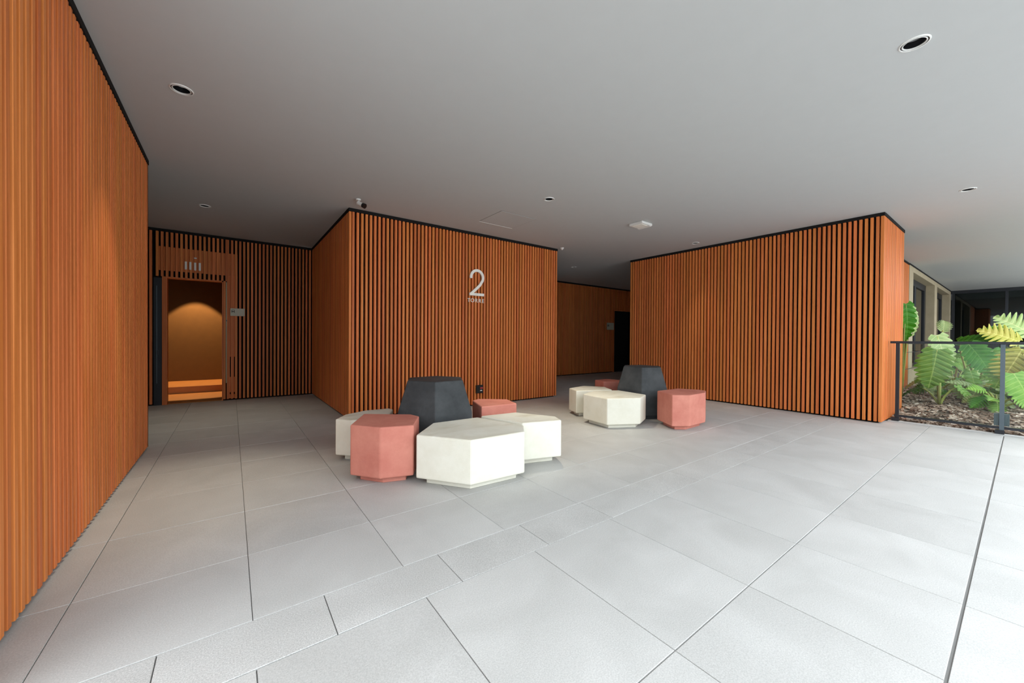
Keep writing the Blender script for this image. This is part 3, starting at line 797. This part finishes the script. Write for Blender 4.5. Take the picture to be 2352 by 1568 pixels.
def plant(name, label, base, leaves, group='leafy plants in the bed'):
    """leaves: (mesh key, leaf base position, direction, face normal, scale)"""
    bx, by = base; bz = bed_z(bx, by)
    r = thing(name, label, 'plant', (bx, by, bz), 0, group)
    for key, pos, dv, nm, s in leaves:
        p = Vector(pos)-Vector((bx, by, bz))
        me = LM[key]
        o = bpy.data.objects.new('leaf', me); C.objects.link(o); o.parent = r
        m = orient(o, p, dv, nm)
        o.matrix_local = m @ Matrix.Scale(s, 4)
        dn = Vector(dv).normalized()
        mid = p*0.55+Vector((0, 0, 0.12*abs(p.z)))-dn*0.05
        pts = []
        for q in range(7):
            tt = q/6
            pts.append((1-tt)**2*Vector((0, 0, -0.01))+2*tt*(1-tt)*mid+tt*tt*(p+dn*0.02))
        MB().tube(pts, [0.019-0.010*q/6 for q in range(7)], 7).obj('stem', M['stem'], r, smooth=True)
    return r
# the leaves the photograph shows best, face turned to the concourse (about -X -Y)
FN = (-0.83, -0.30, 0.45)
plant('elephant_ear', 'tall elephant ear plant with hanging leaves beside the slat wall end', (9.75, 1.33), [
    ('narrow_green', (9.6, 1.27, 1.76), (0.02, -0.12, -1.0), (-0.80, -0.45, 0.3), 1.12),
    ('narrow_pale', (9.8, 1.22, 1.70), (0.10, -0.20, -0.75), (-0.45, -0.85, 0.3), 0.85),
    ('narrow_mid', (9.9, 1.26, 1.66), (0.6, -0.1, -0.3), (-0.3, -0.5, 0.8), 0.6)])
plant('elephant_ear', 'broad scalloped elephant ear leaf facing the railing glass', (8.95, 0.80), [
    ('broad_mid', (8.62, 0.80, 0.98), (-0.10, 0.09, -0.98), FN, 0.98),
    ('broad_pale', (9.0, 0.84, 1.20), (0.02, -0.24, -0.80), (-0.62, -0.75, 0.25), 0.95),
    ('lobed_pale', (9.2, 0.80, 1.26), (0.3, -0.1, 0.6), (-0.8, -0.4, 0.2), 0.45),
    ('narrow_mid', (8.95, 0.62, 0.42), (-0.2, -0.5, -0.5), (-0.3, -0.2, 0.9), 0.6),
    ('narrow_green', (9.05, 1.0, 0.36), (0.1, 0.6, -0.3), (-0.4, 0.0, 0.9), 0.6)])
plant('elephant_ear', 'dark green elephant ear plant rising just above the top rail', (10.3, 0.50), [
    ('broad_green', (10.0, 0.70, 1.10), (-0.1, -0.55, 0.10), (-0.55, -0.1, 0.8), 0.80),
    ('broad_green', (9.5, 0.55, 1.06), (0.05, -0.45, -0.72), (-0.8, -0.3, 0.5), 0.90),
    ('broad_mid', (10.2, 0.35, 0.92), (-0.3, -0.5, -0.5), (-0.7, -0.2, 0.6), 0.75),
    ('narrow_mid', (9.9, 0.55, 0.62), (-0.6, -0.2, -0.5), (-0.3, -0.2, 0.9), 0.85),
    ('lobed_pale', (9.9, 0.33, 0.50), (-0.7, -0.1, -0.6), (-0.4, -0.2, 0.9), 0.8),
    ('lobed_pale', (10.0, 0.58, 0.46), (-0.8, 0.2, -0.5), (-0.4, 0.2, 0.9), 0.8),
    ('lobed_mid', (9.8, 0.42, 0.40), (-0.85, -0.3, -0.45), (-0.4, -0.2, 0.9), 0.75)])
plant('lobed_philodendron', 'yellow green deeply lobed plant at the right edge of the picture', (9.6, 0.02), [
    ('lobed_yellow', (9.35, 0.06, 1.10), (-0.15, 0.32, 0.22), (-0.75, -0.4, 0.5), 0.85),
    ('lobed_pale', (9.6, -0.06, 1.20), (-0.1, 0.36, 0.40), (-0.8, -0.35, 0.45), 0.90),
    ('lobed_yellow', (9.0, 0.03, 1.00), (-0.05, 0.18, -0.52), (-0.85, -0.25, 0.4), 0.95),
    ('lobed_yellow', (9.1, -0.08, 1.02), (-0.25, -0.25, -0.35), (-0.8, -0.3, 0.5), 1.0),
    ('lobed_mid', (9.3, 0.12, 0.80), (-0.5, 0.25, -0.5), (-0.7, 0.0, 0.7), 0.9),
    ('broad_mid', (8.8, 0.10, 0.66), (-0.35, -0.30, -0.62), (-0.8, -0.3, 0.5), 0.85),
    ('lobed_mid', (9.2, -0.15, 0.74), (-0.55, -0.3, -0.4), (-0.6, -0.2, 0.8), 0.9),
    ('lobed_green', (9.8, 0.1, 1.12), (0.2, 0.3, 0.3), (-0.7, -0.3, 0.6), 0.9)])
rp_ = random.Random(11)
FILL = [(10.9, 0.15, 'pale', 'pale lobed plant half way along the bed', 0.85, 16, 0.50), (11.6, 0.85, 'mid', 'mid green lobed plant standing before the nearer window', 0.75, 14, 0.50),
        (12.4, 0.35, 'green', 'deep green plant behind the yellow lobed leaves', 0.95, 16, 0.60), (13.6, 0.8, 'mid', 'green plant under the facade pilaster', 0.85, 12, 0.6),
        (14.8, 0.3, 'pale', 'pale plant in the far part of the bed', 0.95, 12, 0.6), (16.8, 0.6, 'green', 'dark plant near the glazed wall end of the bed', 0.95, 12, 0.7),
        (8.75, 0.24, 'mid', 'low trailing plant close behind the railing post', 0.34, 12, 0.42), (11.0, -0.35, 'yellow', 'yellow green plant just beyond the right picture edge', 1.0, 12, 0.6),
        (10.35, 0.95, 'pale', 'low pale feathery plant near the foot of the garden slat wall', 0.45, 14, 0.48),
        (9.55, -0.12, 'yellow', 'low yellow green plant at the foot of the lobed plant', 0.62, 12, 0.5),
        (9.75, 0.36, 'pale', 'low pale feathery plant spilling over the bark mulch', 0.40, 14, 0.50)]
for (x, y, key, lb, ht, n, sc_) in FILL:
    lv = []
    for k in range(n):
        a = 2*math.pi*k/n*1.618+rp_.uniform(-0.3, 0.3)
        rr = rp_.uniform(0.10, 0.30)*min(1, ht+0.3); zz = ht*rp_.uniform(0.40, 1.0)+0.06
        dv = (math.cos(a), math.sin(a), rp_.uniform(-0.8, 0.35))
        nm = (math.cos(a)*0.3-0.45, math.sin(a)*0.3-0.25, 0.7)
        kk = rp_.choice(['lobed_', 'lobed_', 'lobed_', 'narrow_', 'broad_'])+rp_.choice([key, key, key, 'mid', 'pale', 'green'])
        lv.append((kk, (x+rr*math.cos(a), min(1.35, y+rr*math.sin(a)), zz), dv, nm, sc_*rp_.uniform(0.75, 1.2)))
    plant('lobed_philodendron', lb, (x, y), lv)

# grey garden spotlight and trellis wires in the bed
sp = thing('garden_spotlight', 'blue grey box spotlight among the leaves by the railing post', 'spotlight', (9.9, 0.10, bed_z(9.9, 0.10)))
MB().tube([(0, 0, -0.03), (0, 0, 0.14)], 0.012, 8).obj('stake', M['dark_metal'], sp)
MB().box(-0.06, 0.06, -0.09, 0.09, 0.13, 0.30).obj('head', M['grey_metal'], sp, bevel=0.006, seg=1)
for zz, lb in ((1.055, 'upper thin trellis wire stretched along the garden wall'), (0.885, 'middle thin trellis wire stretched along the garden wall'), (0.553, 'lower thin trellis wire stretched along the garden wall')):
    w = thing('trellis_wire', lb, 'wire', (8.34, 1.40, zz), 0, 'trellis wires')
    MB().tube([(0, 0, 0), (4.3, 0.0, -0.012)], 0.006, 6).obj('cable', M['dark_metal'], w)
    MB().tube([(4.3, 0, -0.012), (4.3, 0.13, -0.012)], 0.01, 6).obj('anchor', M['dark_metal'], w)
